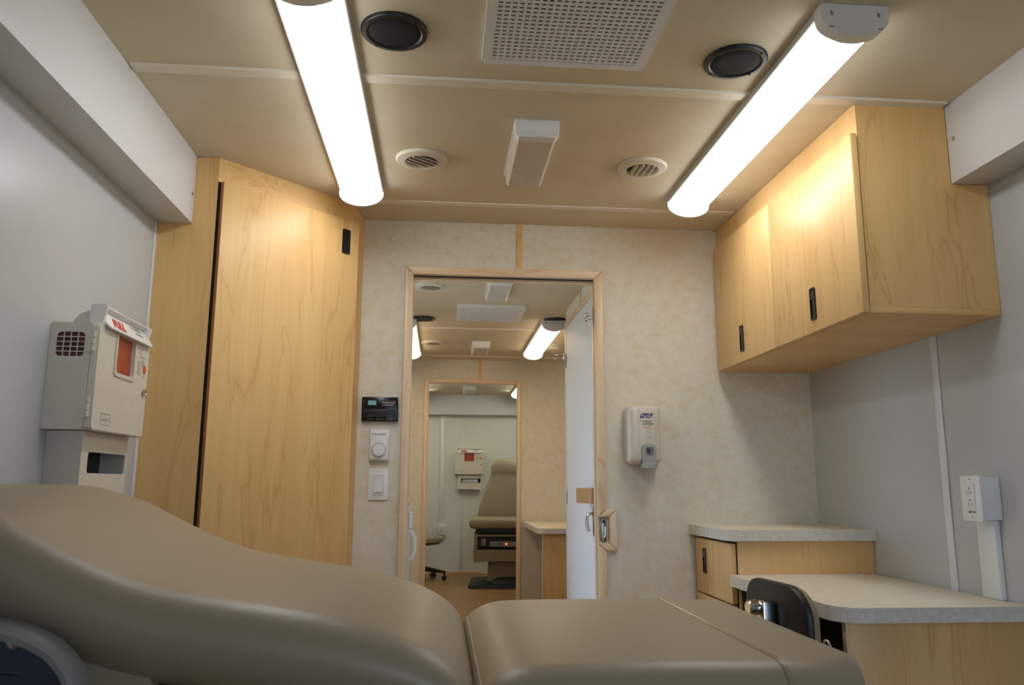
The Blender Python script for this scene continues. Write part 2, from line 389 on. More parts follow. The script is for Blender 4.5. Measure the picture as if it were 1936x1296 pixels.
# second doorway casing (far)
d3 = struct(MB().box(-.126, -.118, D2-.004, D2+T+.004, 0, 1.928).build('door_3', 'casing_v'), 'maple casing around the far second doorway', 'door frame')
for pts, g in (([(-.155, 0), (-.124, 0), (-.124, 1.928), (-.155, 1.958)], 'casing_v'), ([(.654, 0), (.686, 0), (.686, 1.958), (.654, 1.928)], 'casing_v'), ([(-.124, 1.928), (.654, 1.928), (.686, 1.958), (-.155, 1.958)], 'casing_x')):
    MB().ext(pts, (0, D2, 0), X, Z, -Y, .016, bev=.004).build('casing', g, d3)
MB().box(.656, .664, D2-.004, D2+T+.004, 0, 1.928).build('jamb', 'casing_v', d3)
MB().box(-.118, .656, D2-.004, D2+T+.004, 1.922, 1.93).build('head_jamb', 'casing_x', d3)
# white raceway boxes under the ceiling edges
def raceway(name, x0, x1, y0, y1, label, screws, nx):
    t = struct(MB().box(x0, x1, y0, y1, BZ, H-.0005, bev=.001).build(name, 'white_metal'), label, 'raceway')
    for p, n in screws:
        MB().lathe(p, n, [(.006, 0), (.0055, .0025), (.002, .0035)], 12).build('screw', 'chrome', t)
raceway('trim_1', L, BL, Y0, 2.609, 'long white metal raceway box under the ceiling along the left wall', [((BL, 2.585, 1.99), X), ((BL, 1.2, 2.01), X), ((-.90, 1.15, BZ), -Z)], 1)
raceway('trim_2', BR, R, Y0, 2.0285, 'long white metal raceway box under the ceiling along the right wall', [((BR, 2.0, 2.02), -X), ((BR, 1.0, 2.02), -X)], -1)
struct(MB().box(L, R, D3-.11, D3, 1.885, H-.001, bev=.003).build('trim_3', 'white_metal'), 'white raceway box across the far end wall', 'raceway')

# ------------------------------------------------------------------ ceiling fixtures
def tube_light(cx, y0, y1, label, group):
    hw = .079; t = thing('fluorescent_light', label, 'ceiling light', (cx, (y0+y1)/2, H), group)
    MB().box(cx-hw, cx+hw, y0+.004, y1-.004, H-.022, H, bev=.002).build('housing', 'grey_plastic', t)
    def prof(w, z0, z1, side=.010, n=12):     # rounded trough hanging below the ceiling
        pts = [(-w, z0)]
        for i in range(n+1):
            a = math.pi*i/n
            pts.append((-w*math.cos(a), z0-side-(z0-side-z1)*math.sin(a)**.95))
        return pts + [(w, z0)]
    P = prof(hw-.007, H-.018, H-.064, .006)
    MB().ext(P, (cx, y0+.03, 0), X, Z, Y, y1-y0-.042).build('lens', 'lens', t)
    Q = prof(hw+.002, H-.001, H-.078, .030)
    cap = MB().ext(Q, (cx, y0, 0), X, Z, Y, .036, bev=.003).build('end_cap', 'white_plastic', t)
    for s in (-1, 1):
        MB().box(cx+s*.056-.003, cx+s*.056+.003, y0-.001, y0+.003, H-.030, H-.020).build('slot', 'pale_ink', cap)
        MB().box(cx+s*.058-.006, cx+s*.058+.006, y0-.001, y0+.003, H-.0605, H-.0575).build('slot', 'pale_ink', cap)
    MB().ext(Q, (cx, y1-.014, 0), X, Z, Y, .014, bev=.003).build('end_cap', 'white_plastic', t)
    return t
GL = 'long fluorescent ceiling lights'
l1 = tube_light(-.313, 1.545, 2.835, 'long fluorescent light over the exam chair, nearest the tall corner cabinet', GL)
l2 = tube_light(.922, 1.575, 2.835, 'long fluorescent light beside the upper wall cabinet', GL)
m1 = dup(l1, (.05, 3.63, 0), 'fluorescent light at the left in the middle room, seen through the doorway', GL)
m2 = dup(l2, (-.19, 3.545, 0), 'fluorescent light at the right in the middle room, beyond the white door', GL)
m3 = dup(l1, (.05, 6.5, 0), 'fluorescent light at the left of the farthest room, hidden behind the casing', GL)
m4 = dup(l2, (-.03, 6.52, 0), 'fluorescent light whose end shows at the right of the farthest room', GL)

for r_, mn in ((m1, 'lens_warm'), (m2, 'lens_warm'), (m3, 'lens_soft'), (m4, 'lens_soft')):        # the other rooms have warmer tubes
    for ch in r_.children:
        if ch.name.startswith('lens'): ch.material_slots[0].link = 'OBJECT'; ch.material_slots[0].material = MATS[mn]
def speaker(cx, yy, label):
    t = thing('ceiling_speaker', label, 'speaker', (cx, yy, H), 'round ceiling speakers')
    MB().lathe((cx, yy, H), -Z, [(.081, 0), (.081, .006), (.078, .010), (.068, .011), (.064, .007), (.0, .007)], 48).build('rim', 'dark_plastic', t)
    MB().lathe((cx, yy, H), -Z, [(.064, .0072), (.061, .0085), (.040, .0088), (.018, .009), (0, .009)], 48).build('grille', 'speaker_mesh', t)
    for k in range(4):
        a = math.radians(40+90*k); MB().lathe((cx+.073*math.cos(a), yy+.073*math.sin(a), H-.010), -Z, [(.004, 0), (.0035, .002), (.001, .0025)], 8).build('screw', 'dark_plastic', t)
    return t
s1 = speaker(-.134, 1.782, 'round black ceiling speaker beside the left fluorescent light')
dup(s1, (.874, .056, 0), 'round black ceiling speaker beside the right fluorescent light')
dup(s1, (-.005, 3.39, 0), 'round black ceiling speaker at the left in the middle room')
dup(s1, (.874, 3.35, 0), 'round black ceiling speaker at the right in the middle room')

def grille(x0, x1, y0, y1, label):
    t = thing('air_grille', label, 'vent', ((x0+x1)/2, (y0+y1)/2, H), 'square air return grilles')
    cx, cyy = (x0+x1)/2, (y0+y1)/2; w, h = x1-x0, y1-y0
    fr = MB().frame(rrect(w, h, .010, 3), rrect(w-.046, h-.046, .002, 3), (cx, cyy, H), X, Y, -Z, .016)
    fr.build('frame', 'white_plastic', t)
    MB().box(x0+.02, x1-.02, y0+.02, y1-.02, H-.003, H).build('backing', 'black', t)
    ix0, iy0, iw, ih = x0+.023, y0+.023, w-.046, h-.046
    n = 23; p = ih/n
    me = None
    for i in range(n):
        yc = iy0 + p*(i+.5)
        if me is None:
            s = MB().ext([(-.0052, -.0148), (.0050, -.0148), (.0070, -.006), (.0060, -.006), (.004, -.0135), (-.0052, -.0135)], (ix0, yc, H), Y, Z, X, iw).build('slat', 'white_plastic', t); me = (s, yc)
        else:
            c = me[0].copy(); C.objects.link(c); c.location.y += yc-me[1]
    q = iw/n; me = None
    for i in range(n+1):
        xc = ix0 + q*i
        if me is None:
            s = MB().box(xc-.0028, xc+.0028, iy0, iy0+ih, H-.0152, H-.003).build('bar', 'white_plastic', t); me = (s, xc)
        else:
            c = me[0].copy(); C.objects.link(c); c.location.x += xc-me[1]
    for sx in (x0+.012, x1-.012):
        MB().lathe((sx, y1-.012, H-.016), -Z, [(.005, 0), (.0045, .001), (.002, .0015)], 10).build('screw', 'white_metal', t)
    return t
g1 = grille(.083, .506, 1.470, 1.887, 'square white air grille in the exam room ceiling between the speakers')
dup(g1, (-.003, 3.27, 0), 'white air grille in the middle room ceiling')

def vent(cx, yy, label, tilt, fin):
    t = thing('round_vent', label, 'vent', (cx, yy, H), 'round ceiling air outlets')
    MB().lathe((cx, yy, H), -Z, [(.046, .0), (.087, 0), (.0865, .006), (.083, .010), (.062, .0135), (.057, .014), (.0545, .012), (.053, .001)], 48, cap=False).build('ring', 'cream_plastic', t)
    MB().lathe((cx, yy, H-.0012), -Z, [(.053, 0), (.053, .0008)], 40).build('well', 'black', t)
    c, s = math.cos(tilt), math.sin(tilt); u = V((c, s, 0)); v = V((-s, c, 0))
    for k in range(4):
        d = -.030 + .020*k; hl = math.sqrt(.0525**2-d*d)*.97
        lean = .004 if fin else .010
        o = V((cx, yy, H-.0040)) + u*d
        MB().loft([[o-v*hl-u*.0018, o-v*hl+u*.0018, o-v*hl+u*(lean+.0018)-Z*.0125, o-v*hl+u*(lean-.0018)-Z*.0125],
                   [o+v*hl-u*.0018, o+v*hl+u*.0018, o+v*hl+u*(lean+.0018)-Z*.0125, o+v*hl+u*(lean-.0018)-Z*.0125]]).build('fin', 'cream_plastic', t)
    return t
v1 = vent(-.086, 2.552, 'round cream ceiling air outlet with slanted fins, near the tall cabinet side', math.radians(-52), False)
v2 = vent(.672, 2.548, 'round cream ceiling air outlet with straight fins, near the upper cabinet side', math.radians(4), True)
dup(v1, (.006, 1.755, 0), 'round ceiling air outlet just inside the middle room, upper left of the doorway')
dup(v1, (-.002, 3.53, 0), 'round ceiling air outlet at the far left of the middle room')
dup(v2, (.205, 3.60, 0), 'round ceiling air outlet at the far right of the middle room behind the light')
dup(v1, (.02, 6.66, 0), 'round ceiling air outlet at the left in the farthest room')
dup(v2, (.02, 6.67, 0), 'round ceiling air outlet at the right in the farthest room')

def night_light(x0, x1, y0, y1, label):
    t = thing('ceiling_lamp', label, 'ceiling light', ((x0+x1)/2, (y0+y1)/2, H), 'small unlit rectangular ceiling lamps')
    cx = (x0+x1)/2; hw = (x1-x0)/2; zb = H-.048
    def ring(yy, a, zz, r): return [V((cx+sx*a+dx*r, yy, zz2)) for sx, dx, zz2 in ((-1, 0, H), (-1, 0, zz+.010), (-1, 1, zz), (1, -1, zz), (1, 0, zz+.010), (1, 0, H))]
    MB().box(x0-.002, x1+.002, y0, y1, H-.006, H, bev=.002).build('base', 'white_plastic', t)
    MB().loft([ring(y0+.030, hw-.004, zb, .010), ring(y1-.012, hw-.004, zb, .010), ring(y1, hw-.008, zb+.018, .010)]).build('diffuser', 'frosted_diffuser', t)
    MB().loft([ring(y0, hw, zb+.012, .010), ring(y0+.012, hw, zb-.002, .012), ring(y0+.046, hw, zb-.002, .012)]).build('end_cap', 'white_plastic', t)
    return t
n1 = night_light(.203, .337, 2.225, 2.662, 'small unlit white rectangular ceiling lamp between the round vents of the exam room')
dup(n1, (.025, 1.80, 0), 'small white ceiling lamp partly hidden behind the first doorway head')
dup(n1, (.02, 3.77, 0), 'small white ceiling lamp in the middle room before the far partition')
dup(n1, (.03, 6.55, 0), 'small white ceiling lamp in the farthest room')

# ------------------------------------------------------------------ tall corner cabinet
FP = [(L+.0005, 2.61), (-.766, 2.61), (-.359, 3.017), (-.337, D-.0005), (L+.0005, D-.0005)]
t = thing('tall_cabinet', 'tall maple corner cabinet with one angled door', 'cabinet', (-.7, 2.95, 0))
# carcass: stile, header, side, plinth, back and sides
b = MB().ext([FP[0], FP[1], (-.772, 2.628), (L+.0005, 2.628)], (0, 0, .0), X, Y, Z, H-.0015); b.build('stile', 'maple_v', t)
dx = V((.407, .407, 0)).normalized(); nx = V((.707, -.707, 0))
def dg(s, off=0): return V((-.766, 2.61, 0)) + dx*s + nx*off
W_ = .5756
MB().ext([(0, 0), (W_, 0), (W_, .13), (0, .13)], dg(0, 0)+Z*2.0, dx, Z, -nx, .018).build('header', 'maple_x', t)
MB().ext([(0, 0), (W_, 0), (W_, .10), (0, .10)], dg(0, 0), dx, Z, -nx, .018).build('plinth', 'maple_x', t)
MB().ext([(0, 0), (.03, 0), (.03, 1.955), (0, 1.955)], dg(0, .0005)+Z*.09, dx, Z, -nx, .004).build('shadow_gap', 'shadow_gap', t)
MB().ext([(0, 0), (.02, 0), (.02, 1.9), (0, 1.9)], dg(W_-.02, 0)+Z*.1, dx, Z, -nx, .018).build('face_frame', 'maple_v', t)
MB().ext([FP[2], FP[3], (-.355, D-.0005), (-.377, 3.017)], (0, 0, 0), X, Y, Z, H-.0015, bev=0).build('side_panel', 'maple_v', t)
MB().ext([(-.95, 2.66), (-.772, 2.66), (-.39, 3.04), (-.39, 3.19), (-.95, 3.19)], (0, 0, .02), X, Y, Z, H-.04).build('interior', 'shadow_gap', t)
dr = MB().ext([(.0095, .045), (.586, .045), (.586, 2.045), (.0095, 2.045)], dg(0, .004), dx, Z, nx, .018, bev=.0015).build('door', 'maple_v', t)
MB().ext([(.0082, .046), (.0094, .046), (.0094, 2.044), (.0082, 2.044)], dg(0, .0045), dx, Z, nx, .0172).build('edge_band', 'edge_brown', dr)
def pull2(o, u, v, n, parent, hgt=.10, w=.032, latch=.5):
    b = MB().frame(rrect(w, hgt, .006, 4), rrect(w-.009, hgt-.010, .004, 4), o, u, v, n, .004)
    b.ext(rrect(w-.008, hgt-.009, .004, 4), V(o), u, v, n, .0012)
    b.ext(rrect(w-.012, hgt*.28, .004, 4), V(o)+v*hgt*.28*latch, u, v, n, .0035)
    return b.build('pull', 'black_gloss', parent)
pull2(dg(.524, .022)+Z*1.958, dx, Z, nx, dr, .096, .036, -1)

# ------------------------------------------------------------------ upper wall cabinet
UX, UY, UB = 1.164, 2.029, 1.512
t = thing('wall_cabinet', 'maple upper wall cabinet with two doors on the right', 'cabinet', (1.35, 2.6, UB))
prof = [(UX, H-.0015), (BR-.0005, H-.0015), (BR-.0005, BZ-.0005), (R-.001, BZ-.0005), (R-.001, UB+.018), (UX, UB+.018)]
MB().ext(prof, (0, UY, 0), X, Z, Y, .018).build('side_panel', 'maple_v', t)
MB().ext([(p[0], p[1]) for p in prof], (0, UY+.0185, 0), X, Z, Y, D-.0005-UY-.0185).build('body', 'maple_v', t)
MB().box(UX-.001, R-.001, UY-.001, D-.0005, UB, UB+.0175, bev=.001).build('bottom_panel', 'maple_x', t)
MB().box(UX-.0015, UX, 2.626, 2.632, 2.03, H-.002).build('joint_strip', 'casing_v', t)
for y0, y1, hy in ((2.020, 2.5935, 2.303), (2.597, 3.168, 2.895)):
    dr = MB().box(1.138, 1.1575, y0, y1, UB-.001, 2.033, bev=.0015).build('door', 'maple_v', t)
    pull2((1.138, hy, 1.598), -Y, Z, -X, dr, .102, .034, 1)

# ------------------------------------------------------------------ drawer base unit, its counter, the desk
t = thing('drawer_cabinet', 'maple drawer cabinet under the small counter by the back wall', 'cabinet', (1.3, 3.0, 0))
MB().box(1.043, R-.001, 2.79, D-.001, 0, .8495, bev=.001).build('body', 'maple_v', t)
MB().box(1.041, 1.0432, 2.795, D-.004, .05, .846).build('front_gap', 'shadow_gap', t)
for z0, z1 in ((.636, .841), (.43, .630), (.09, .424)):
    dr = MB().box(1.020, 1.040, 2.797, 3.185, z0, z1, bev=.002).build('drawer', 'maple_v', t)
    pull2((1.020, 3.078, (z0+z1)/2+.02), -Y, Z, -X, dr, .095, .034, 1)
def ctop(name, poly, z0, z1, label, cat):
    t = thing(name, label, cat, (poly[0][0], poly[0][1], z0))
    MB().ext(poly, (0, 0, z0), X, Y, Z, z1-z0-.0015).build('edge_band', 'laminate_edge', t)
    MB().ext(poly, (0, 0, z1-.0015), X, Y, Z, .0015).build('top_sheet', 'laminate', t)
    return t
def rc(cx, cyy, r, a0, n=8): return [(cx+r*math.cos(math.radians(a0+90*i/n)), cyy+r*math.sin(math.radians(a0+90*i/n))) for i in range(n+1)]
ctop('counter_top', [(R-.001, 2.768)] + [(R-.001, D-.001), (1.0, D-.001)] + rc(1.045, 2.813, .045, 180), .852, .891, 'small beige laminate counter over the drawer cabinet', 'counter')
t = ctop('desk', [(R-.0055, 2.022), (R-.0055, 2.789), (1.012, 2.789)] + rc(1.085, 2.095, .073, 180), .699, .737, 'low beige laminate desk under the wall outlet', 'desk')
MB().box(1.052, R-.0055, 2.055, 2.075, 0, .6985, bev=.001).build('end_panel', 'maple_v', t)
MB().box(1.046, 1.0515, 2.055, 2.075, 0, .6985).build('edge_strip', 'casing_v', t)
MB().box(1.05, 1.40, 2.776, 2.7885, 0, .6985).build('leg_well_shade', 'desk_shade', t)  # added dark sheet, colours in the shade under the desk
MB().box(1.40, 1.415, 2.076, 2.789, .30, .6985).build('modesty_panel', 'desk_shade', t)  # coloured dark for the same under-desk shade

# ------------------------------------------------------------------ wall devices
# outlet box on surface raceway
t = thing('wall_outlet', 'white surface-mounted power outlet box above the desk on the right wall', 'outlet', (R, 2.14, 1.01))
MB().box(1.487, R-.0005, 2.106, 2.182, .952, 1.069, bev=.003).build('box', 'white_plastic', t)
pl = MB().ext(rrect(.084, .124, .005), (1.487, 2.142, 1.011), -Y, Z, -X, .006, bev=.003).build('cover_plate', 'white_plastic', t)
MB().ext(rrect(.034, .068, .003), (1.481, 2.142, 1.016), -Y, Z, -X, .003, bev=.001).build('receptacle', 'white_plastic', pl)
sl = MB()
for zc in (1.032, 1.000):
    for s in (-.006, .006): sl.box(1.4774, 1.479, 2.142+s-.001, 2.142+s+.001, zc-.010, zc-.001)
    sl.lathe((1.479, 2.142, zc+.006), -X, [(.003, 0), (.003, .0016)], 8)
sl.build('slots', 'pale_ink', pl)
text('120V REC', .0085, (1.4808, 2.142, .973), -Y, Z, 'ink', pl)
for z in (1.064, .960): MB().lathe((1.481, 2.142, z), -X, [(.0025, 0), (.002, .001)], 8).build('screw', 'pale_ink', pl)
t = thing('cable_raceway', 'white vertical cable raceway running down from the outlet box to the desk', 'raceway', (R, 2.16, .75))
MB().box(R-.018, R-.0005, 2.122, 2.198, .7375, .951, bev=.003).build('channel', 'white_plastic', t)

# thermostat
yt = D-.022
t = thing('thermostat', 'black wall thermostat with lit display beside the doorway', 'thermostat', (-.247, D, 1.337))
MB().box(-.319, -.176, yt, D-.0005, 1.289, 1.386, bev=.004).build('case', 'black_gloss', t)
MB().box(-.314, -.181, yt-.001, yt+.004, 1.305, 1.337, bev=.0005).build('lower_door', 'dark_plastic', t)
MB().box(-.296, -.258, yt-.0012, yt+.002, 1.350, 1.374).build('bezel', 'black', t)
MB().box(-.294, -.262, yt-.0018, yt+.001, 1.353, 1.371).build('display', 'lcd', t)
MB().box(-.312, -.305, yt-.002, yt+.001, 1.363, 1.371, bev=.0005).build('button', 'ink', t)
MB().box(-.242, -.184, yt-.0008, yt+.001, 1.349, 1.372).build('badge', 'ink', t)
text('RV Comfort.ZC', .0085, (-.213, yt-.001, 1.363), X, Z, 'white_print', t, shear=.2, wscale=.95)
text('Coleman-Mach', .0065, (-.213, yt-.001, 1.354), X, Z, 'white_print', t, shear=.3, wscale=.9)
for xx, s in ((-.283, 'FAN MODE'), (-.247, 'THERMOSTAT'), (-.208, 'FAN SPEED')): text(s, .0052, (xx, yt-.0006, 1.297), X, Z, 'pale_ink', t)
bars([(xx+dx0, xx+dx0+.006, -.0006, .0008) for xx in (-.283, -.247, -.208) for dx0 in (-.012, -.002, .006)] + [(-.284, -.282, .001, .004), (-.209, -.207, .001, .004)], (0, yt-.0012, 1.309), X, Z, 'pale_ink', t)
# heater dial
yt = D-.026
t = thing('heater_dial', 'white wall heater thermostat with round dial under the black thermostat', 'thermostat', (-.246, D, 1.195))
MB().box(-.284, -.208, D-.018, D-.0005, 1.133, 1.257, bev=.003).build('base', 'white_plastic', t)
MB().box(-.281, -.213, yt, D-.017, 1.138, 1.256, bev=.003).build('cover', 'white_plastic', t)
MB().lathe((-.247, yt, 1.174), -Y, [(.0295, -.001), (.0295, .0012), (.027, .0016), (.0255, .0002)], 40, cap=False).build('dial_ring', 'grey_plastic', t)
MB().lathe((-.247, yt, 1.174), -Y, [(.0225, -.001), (.0222, .008), (.021, .0095), (0, .010)], 40).build('knob', 'white_plastic', t)
text('FWD HEATER', .0085, (-.247, yt-.0004, 1.237), X, Z, 'ink', t)
bars([(-.016+i*.0045, -.013+i*.0045, .031-abs(i-3)*.0012, .0325-abs(i-3)*.0012) for i in range(8)] + [(-.004, .004, -.034, -.0325)], (-.247, yt-.0002, 1.174), X, Z, 'pale_ink', t)
# light switch
t = thing('light_switch', 'white rocker light switch plate beside the doorway', 'switch', (-.244, D, 1.044))
pl = MB().ext(rrect(.078, .122, .004), (-.244, D-.0005, 1.044), X, Z, -Y, .007, bev=.0035).build('plate', 'white_plastic', t)
MB().frame(rrect(.036, .070, .002), rrect(.032, .066, .001), (-.244, D-.0065, 1.045), X, Z, -Y, .0012).build('rocker_frame', 'grey_plastic', pl)
MB().ext([(0, -.0325), (.0055, -.0325), (.0015, .0), (.004, .0325), (0, .0325)], (-.2595, D-.0068, 1.045), -Y, Z, X, .031).build('rocker', 'white_plastic', pl)
text('12V LIGHTS', .0085, (-.244, D-.0071, 1.000), X, Z, 'ink', pl)
for z in (1.092, .995): MB().lathe((-.244, D-.0072, z), -Y, [(.0028, 0), (.002, .001)], 8).build('screw', 'grey_plastic', pl)

# hand sanitizer dispenser
cx, zb, zt = .806, 1.125, 1.360; yf = D-.100
t = thing('sanitizer_dispenser', 'cream wall-mounted hand sanitizer dispenser with grey push bar', 'dispenser', (cx, D, 1.24))
MB().ext(rrect(.128, .225, .018), (cx-.002, D-.0005, 1.245), X, Z, -Y, .022, bev=.004).build('back_plate', 'grey_plastic', t)
def sring(y, w, z0, z1, r): return [V((cx+p[0], y, (z0+z1)/2+p[1])) for p in rrect(w, z1-z0, r, 6)]
MB().loft([sring(D-.020, .132, zb, zt, .018), sring(D-.060, .134, zb, zt+.002, .020), sring(yf+.018, .132, zb+.002, zt-.001, .022), sring(yf+.006, .122, zb+.008, zt-.008, .022), sring(yf, .104, zb+.016, zt-.018, .02)]).build('cover', 'dispenser_cream', t)
MB().ext(rrect(.070, .205, .008), (cx+.004, yf+.0015, 1.246), X, Z, -Y, .004, bev=.002).build('front_panel', 'dispenser_cream', t)
yl = yf-.003
lg = [(-.0265, -.0125), (-.024, -.002), (-.021, .006), (-.014, .0085), (-.004, .006), (.008, .005), (.018, .007), (.0265, .0115), (.025, .001), (.021, -.007), (.012, -.0105), (-.004, -.0095), (-.016, -.0095)]
MB().ext([(p[0], p[1]) for p in lg], (cx+.004, yl, 1.318), X, Z, -Y, .0006).build('logo_banner', 'blue_print', t)
MB().ext([(-.008, .0075), (.0, .0062), (.013, .0078), (.013, .0118), (.002, .0105), (-.007, .0105)], (cx+.004, yl, 1.318), X, Z, -Y, .0006).build('logo_swoosh', 'pink_print', t)
text('Purell', .0175, (cx+.0035, yl-.0006, 1.3155), X, Z, 'white_print', t, wscale=.98)
text('Instant', .0055, (cx-.013, yl, 1.296), X, Z, 'ink', t)
text('HAND', .0105, (cx+.009, yl, 1.2945), X, Z, 'ink', t)
text('SANITIZER', .0105, (cx+.009, yl, 1.2835), X, Z, 'ink', t, wscale=.85)
bars([(-.014, -.004, .008, .0090), (-.002, .014, .008, .0090), (-.019, -.006, .004, .005), (-.004, .019, .004, .005), (-.012, .001, 0, .001), (.003, .013, 0, .001)], (cx+.005, yl, 1.265), X, Z, 'pink_print', t)
bars([(-.02+i*.008, -.014+i*.008, 0, .0012) for i in range(5)], (cx+.005, yl, 1.230), X, Z, 'pale_ink', t)
pr = rrect(.058, .082, .016, 6)
MB().ext([(p[0]*1.08, p[1]*1.05) for p in pr], (cx+.010, yf+.004, 1.166), X, Z, -Y, .004).build('lever_recess', 'ink', t)
MB().loft([[V((cx+.010+p[0]*k, y, 1.163+p[1]*k)) for p in pr] for y, k in ((yf+.004, 1), (yf-.010, 1), (yf-.016, .93))] ).build('push_lever', 'lever_grey', t)
MB().loft([[V((cx+.010+p[0]*1.05*k, y, 1.118+p[1]*.28*k)) for p in pr] for y, k in ((yf+.03, .8), (yf-.005, 1), (yf-.022, .96), (yf-.026, .8))]).build('lever_lip', 'lever_grey', t)
MB().ext(rrect(.032, .034, .009, 5), (cx+.010, yf-.0155, 1.176), X, Z, -Y, .002, bev=.0008).build('sight_window', 'clear_grey', t)
MB().ext(rrect(.014, .020, .004, 5), (cx+.006, yf-.0170, 1.177), X, Z, -Y, .0012).build('window_mark', 'ink', t)  # small dark mark on the sight window

# ------------------------------------------------------------------ sharps cabinet and glove dispenser on the left wall (built facing +X at the origin of the wall)
def sharps(label, group, glabel):
    # local frame: u along the wall, normal n out of the wall; built for the left wall (u=+Y, n=+X)
    x0, x1, y0, y1, z0, z1 = L+.0005, -.856, 1.985, 2.322, 1.170, 1.430
    t = thing('sharps_cabinet', label, 'sharps cabinet', (L, (y0+y1)/2, z0), group)
    MB().box(x0, x1, y0+.006, y1, z0, z1, bev=.003).build('body', 'sharps_white', t)
    hw, hh = .066, .060; hc = (-.904, 1.376)
    ow, oh = x1-x0, z1-z0; oc = ((x0+x1)/2, (z0+z1)/2)
    sp = MB().frame([(p[0]+oc[0], p[1]+oc[1]) for p in rrect(ow, oh, .006, 4)], [(p[0]+hc[0], p[1]+hc[1]) for p in rrect(hw, hh, .010, 4)], (0, y0+.006, 0), X, Z, -Y, .006)
    sp = sp.build('side_panel', 'sharps_white', t)
    MB().box(hc[0]-hw/2, hc[0]+hw/2, y0+.0045, y0+.0058, hc[1]-hh/2, hc[1]+hh/2).build('red_liner', 'red_liner', sp)
    for i in range(1, 4): MB().box(hc[0]-hw/2+hw*i/4-.001, hc[0]-hw/2+hw*i/4+.001, y0+.0005, y0+.004, hc[1]-hh/2, hc[1]+hh/2).build('vent_bar', 'sharps_white', sp)
    for i in range(1, 5): MB().box(hc[0]-hw/2, hc[0]+hw/2, y0+.0005, y0+.004, hc[1]-hh/2+hh*i/5-.001, hc[1]-hh/2+hh*i/5+.001).build('vent_bar', 'sharps_white', sp)
    # door with window
    wy, wz, ww, wh = 2.157, 1.372, .118, .098
    yc, zc, dw, dh = (y0+y1)/2+.002, (z0+z1)/2, y1-y0+.004, z1-z0+.004
    xd = x1+.001
    do = [(p[0], p[1]) for p in rrect(dw, dh, .014, 5)]; di = [(p[0]+wy-yc, p[1]+wz-zc) for p in rrect(ww, wh, .010, 5)]
    dr = MB().frame(do, di, (xd, yc, zc), Y, Z, X, .012)
    dr = dr.frame([(p[0]*.985, p[1]*.98) for p in do], [(p[0]*1.0, p[1]) for p in di], (xd+.012, yc, zc), Y, Z, X, .004).build('door', 'sharps_white', t)
    MB().frame([(p[0]*1.16+(wy-yc)*-.16, p[1]*1.20+(wz-zc)*-.20) for p in di], di, (xd+.016, yc, zc), Y, Z, X, .003).build('window_frame', 'sharps_white', dr)
    MB().ext(di, (xd+.004, yc, zc), Y, Z, X, .004).build('window_pane', 'orange_pane', dr)
    for z in (z1-.045, z0+.055):
        hb = MB()
        for k, o_ in enumerate((-.026, -.009, .008)): hb.lathe((xd+.006, y0-.003, z+o_), Z, [(.0048, 0), (.0048, .0155)], 10)
        hb.box(xd-.010, xd+.004, y0-.004, y0-.0005, z-.028, z+.026).build('hinge', 'sharps_white', dr)
    MB().lathe((xd+.016, 2.300, 1.293), X, [(.011, 0), (.010, .006), (.006, .008), (.004, .006), (0, .006)], 16).build('lock', 'chrome', dr)
    xs = xd+.0163
    bars([(2.245, 2.262, 1.404, 1.4055), (2.245, 2.268, 1.397, 1.3985)] + [(2.243+.001*(i % 3), 2.268-.002*(i % 4), 1.374-i*.004, 1.3755-i*.004) for i in range(10)] + [(2.272, 2.292, 1.380-i*.004, 1.3815-i*.004) for i in range(5)] + [(2.262, 2.295, 1.387, 1.390), (2.285, 2.297, 1.336, 1.3375), (2.285, 2.295, 1.331, 1.3325)], (xs, 0, 0), Y, Z, 'pale_ink', dr, 'warning_print')
    MB().ext([(2.296+.012*math.cos(i*math.pi/8), 1.357+.012*math.sin(i*math.pi/8)) for i in range(16)], (xs, 0, 0), Y, Z, X, .0006).build('warning_dot', 'orange_print', dr)
    MB().frame([(p[0]+2.066, p[1]+1.200) for p in rrect(.056, .028, .002, 2)], [(p[0]+2.066, p[1]+1.200) for p in rrect(.0545, .0265, .002, 2)], (xs, 0, 0), Y, Z, X, .0008).build('embossed_frame', 'sharps_white', dr)
    bars([(2.044, 2.090, 1.2115, 1.2135)] + [(2.050+i*.008, 2.054+i*.008, 1.193+(i % 2)*.004, 1.201) for i in range(5)], (xs, 0, 0), Y, Z, 'pale_ink', dr, 'embossed_print', .0003)
    # white counter-balanced tray on top with printed flap
    tr = MB().ext([(-.914+.052*(1-math.cos(i*math.pi/16)), z1+.036*math.sin(i*math.pi/16)) for i in range(9)] + [(-.862, z1-.002), (-.914, z1-.002)], (0, y0+.024, 0), X, Z, Y, .003).build('end_disc', 'sharps_white', t)
    for yy in (y0+.018, y1-.020):
        MB().ext([(-.872, z1-.004), (-.842, z1-.004), (-.832, z1+.046), (-.840, z1+.052), (-.872, z1+.050)], (0, yy, 0), X, Z, Y, .012, bev=.003).build('tray_cheek', 'translucent_white', t)
    MB().ext([(-.876, z1+.030), (-.846, z1+.052), (-.842, z1+.047), (-.872, z1+.024)], (0, y0+.030, 0), X, Z, Y, y1-y0-.050, bev=.002).build('tray_bar', 'translucent_white', t)
    fa = V((-.862, 0, z1+.042)); fb = V((-.830, 0, z1-.008)); vv = (fa-fb).normalized(); fn = Y.cross(vv)
    fl = MB().ext([(y0+.040, 0), (y1-.008, 0), (y1-.002, .020), (y1-.030, .050), (y1-.060, .058), (y0+.10, .058), (y0+.06, .062), (y0+.022, .012)], fb, Y, vv, fn, .005, bev=.002).build('tray_flap', 'translucent_white', t)
    text('FULL', .036, fb + Y*(y0+.105) + vv*.022 + fn*.0055, Y, vv, 'red_print', fl, shear=.55, bold=.0022)
    sy = MB(); so = fb + fn*.0055
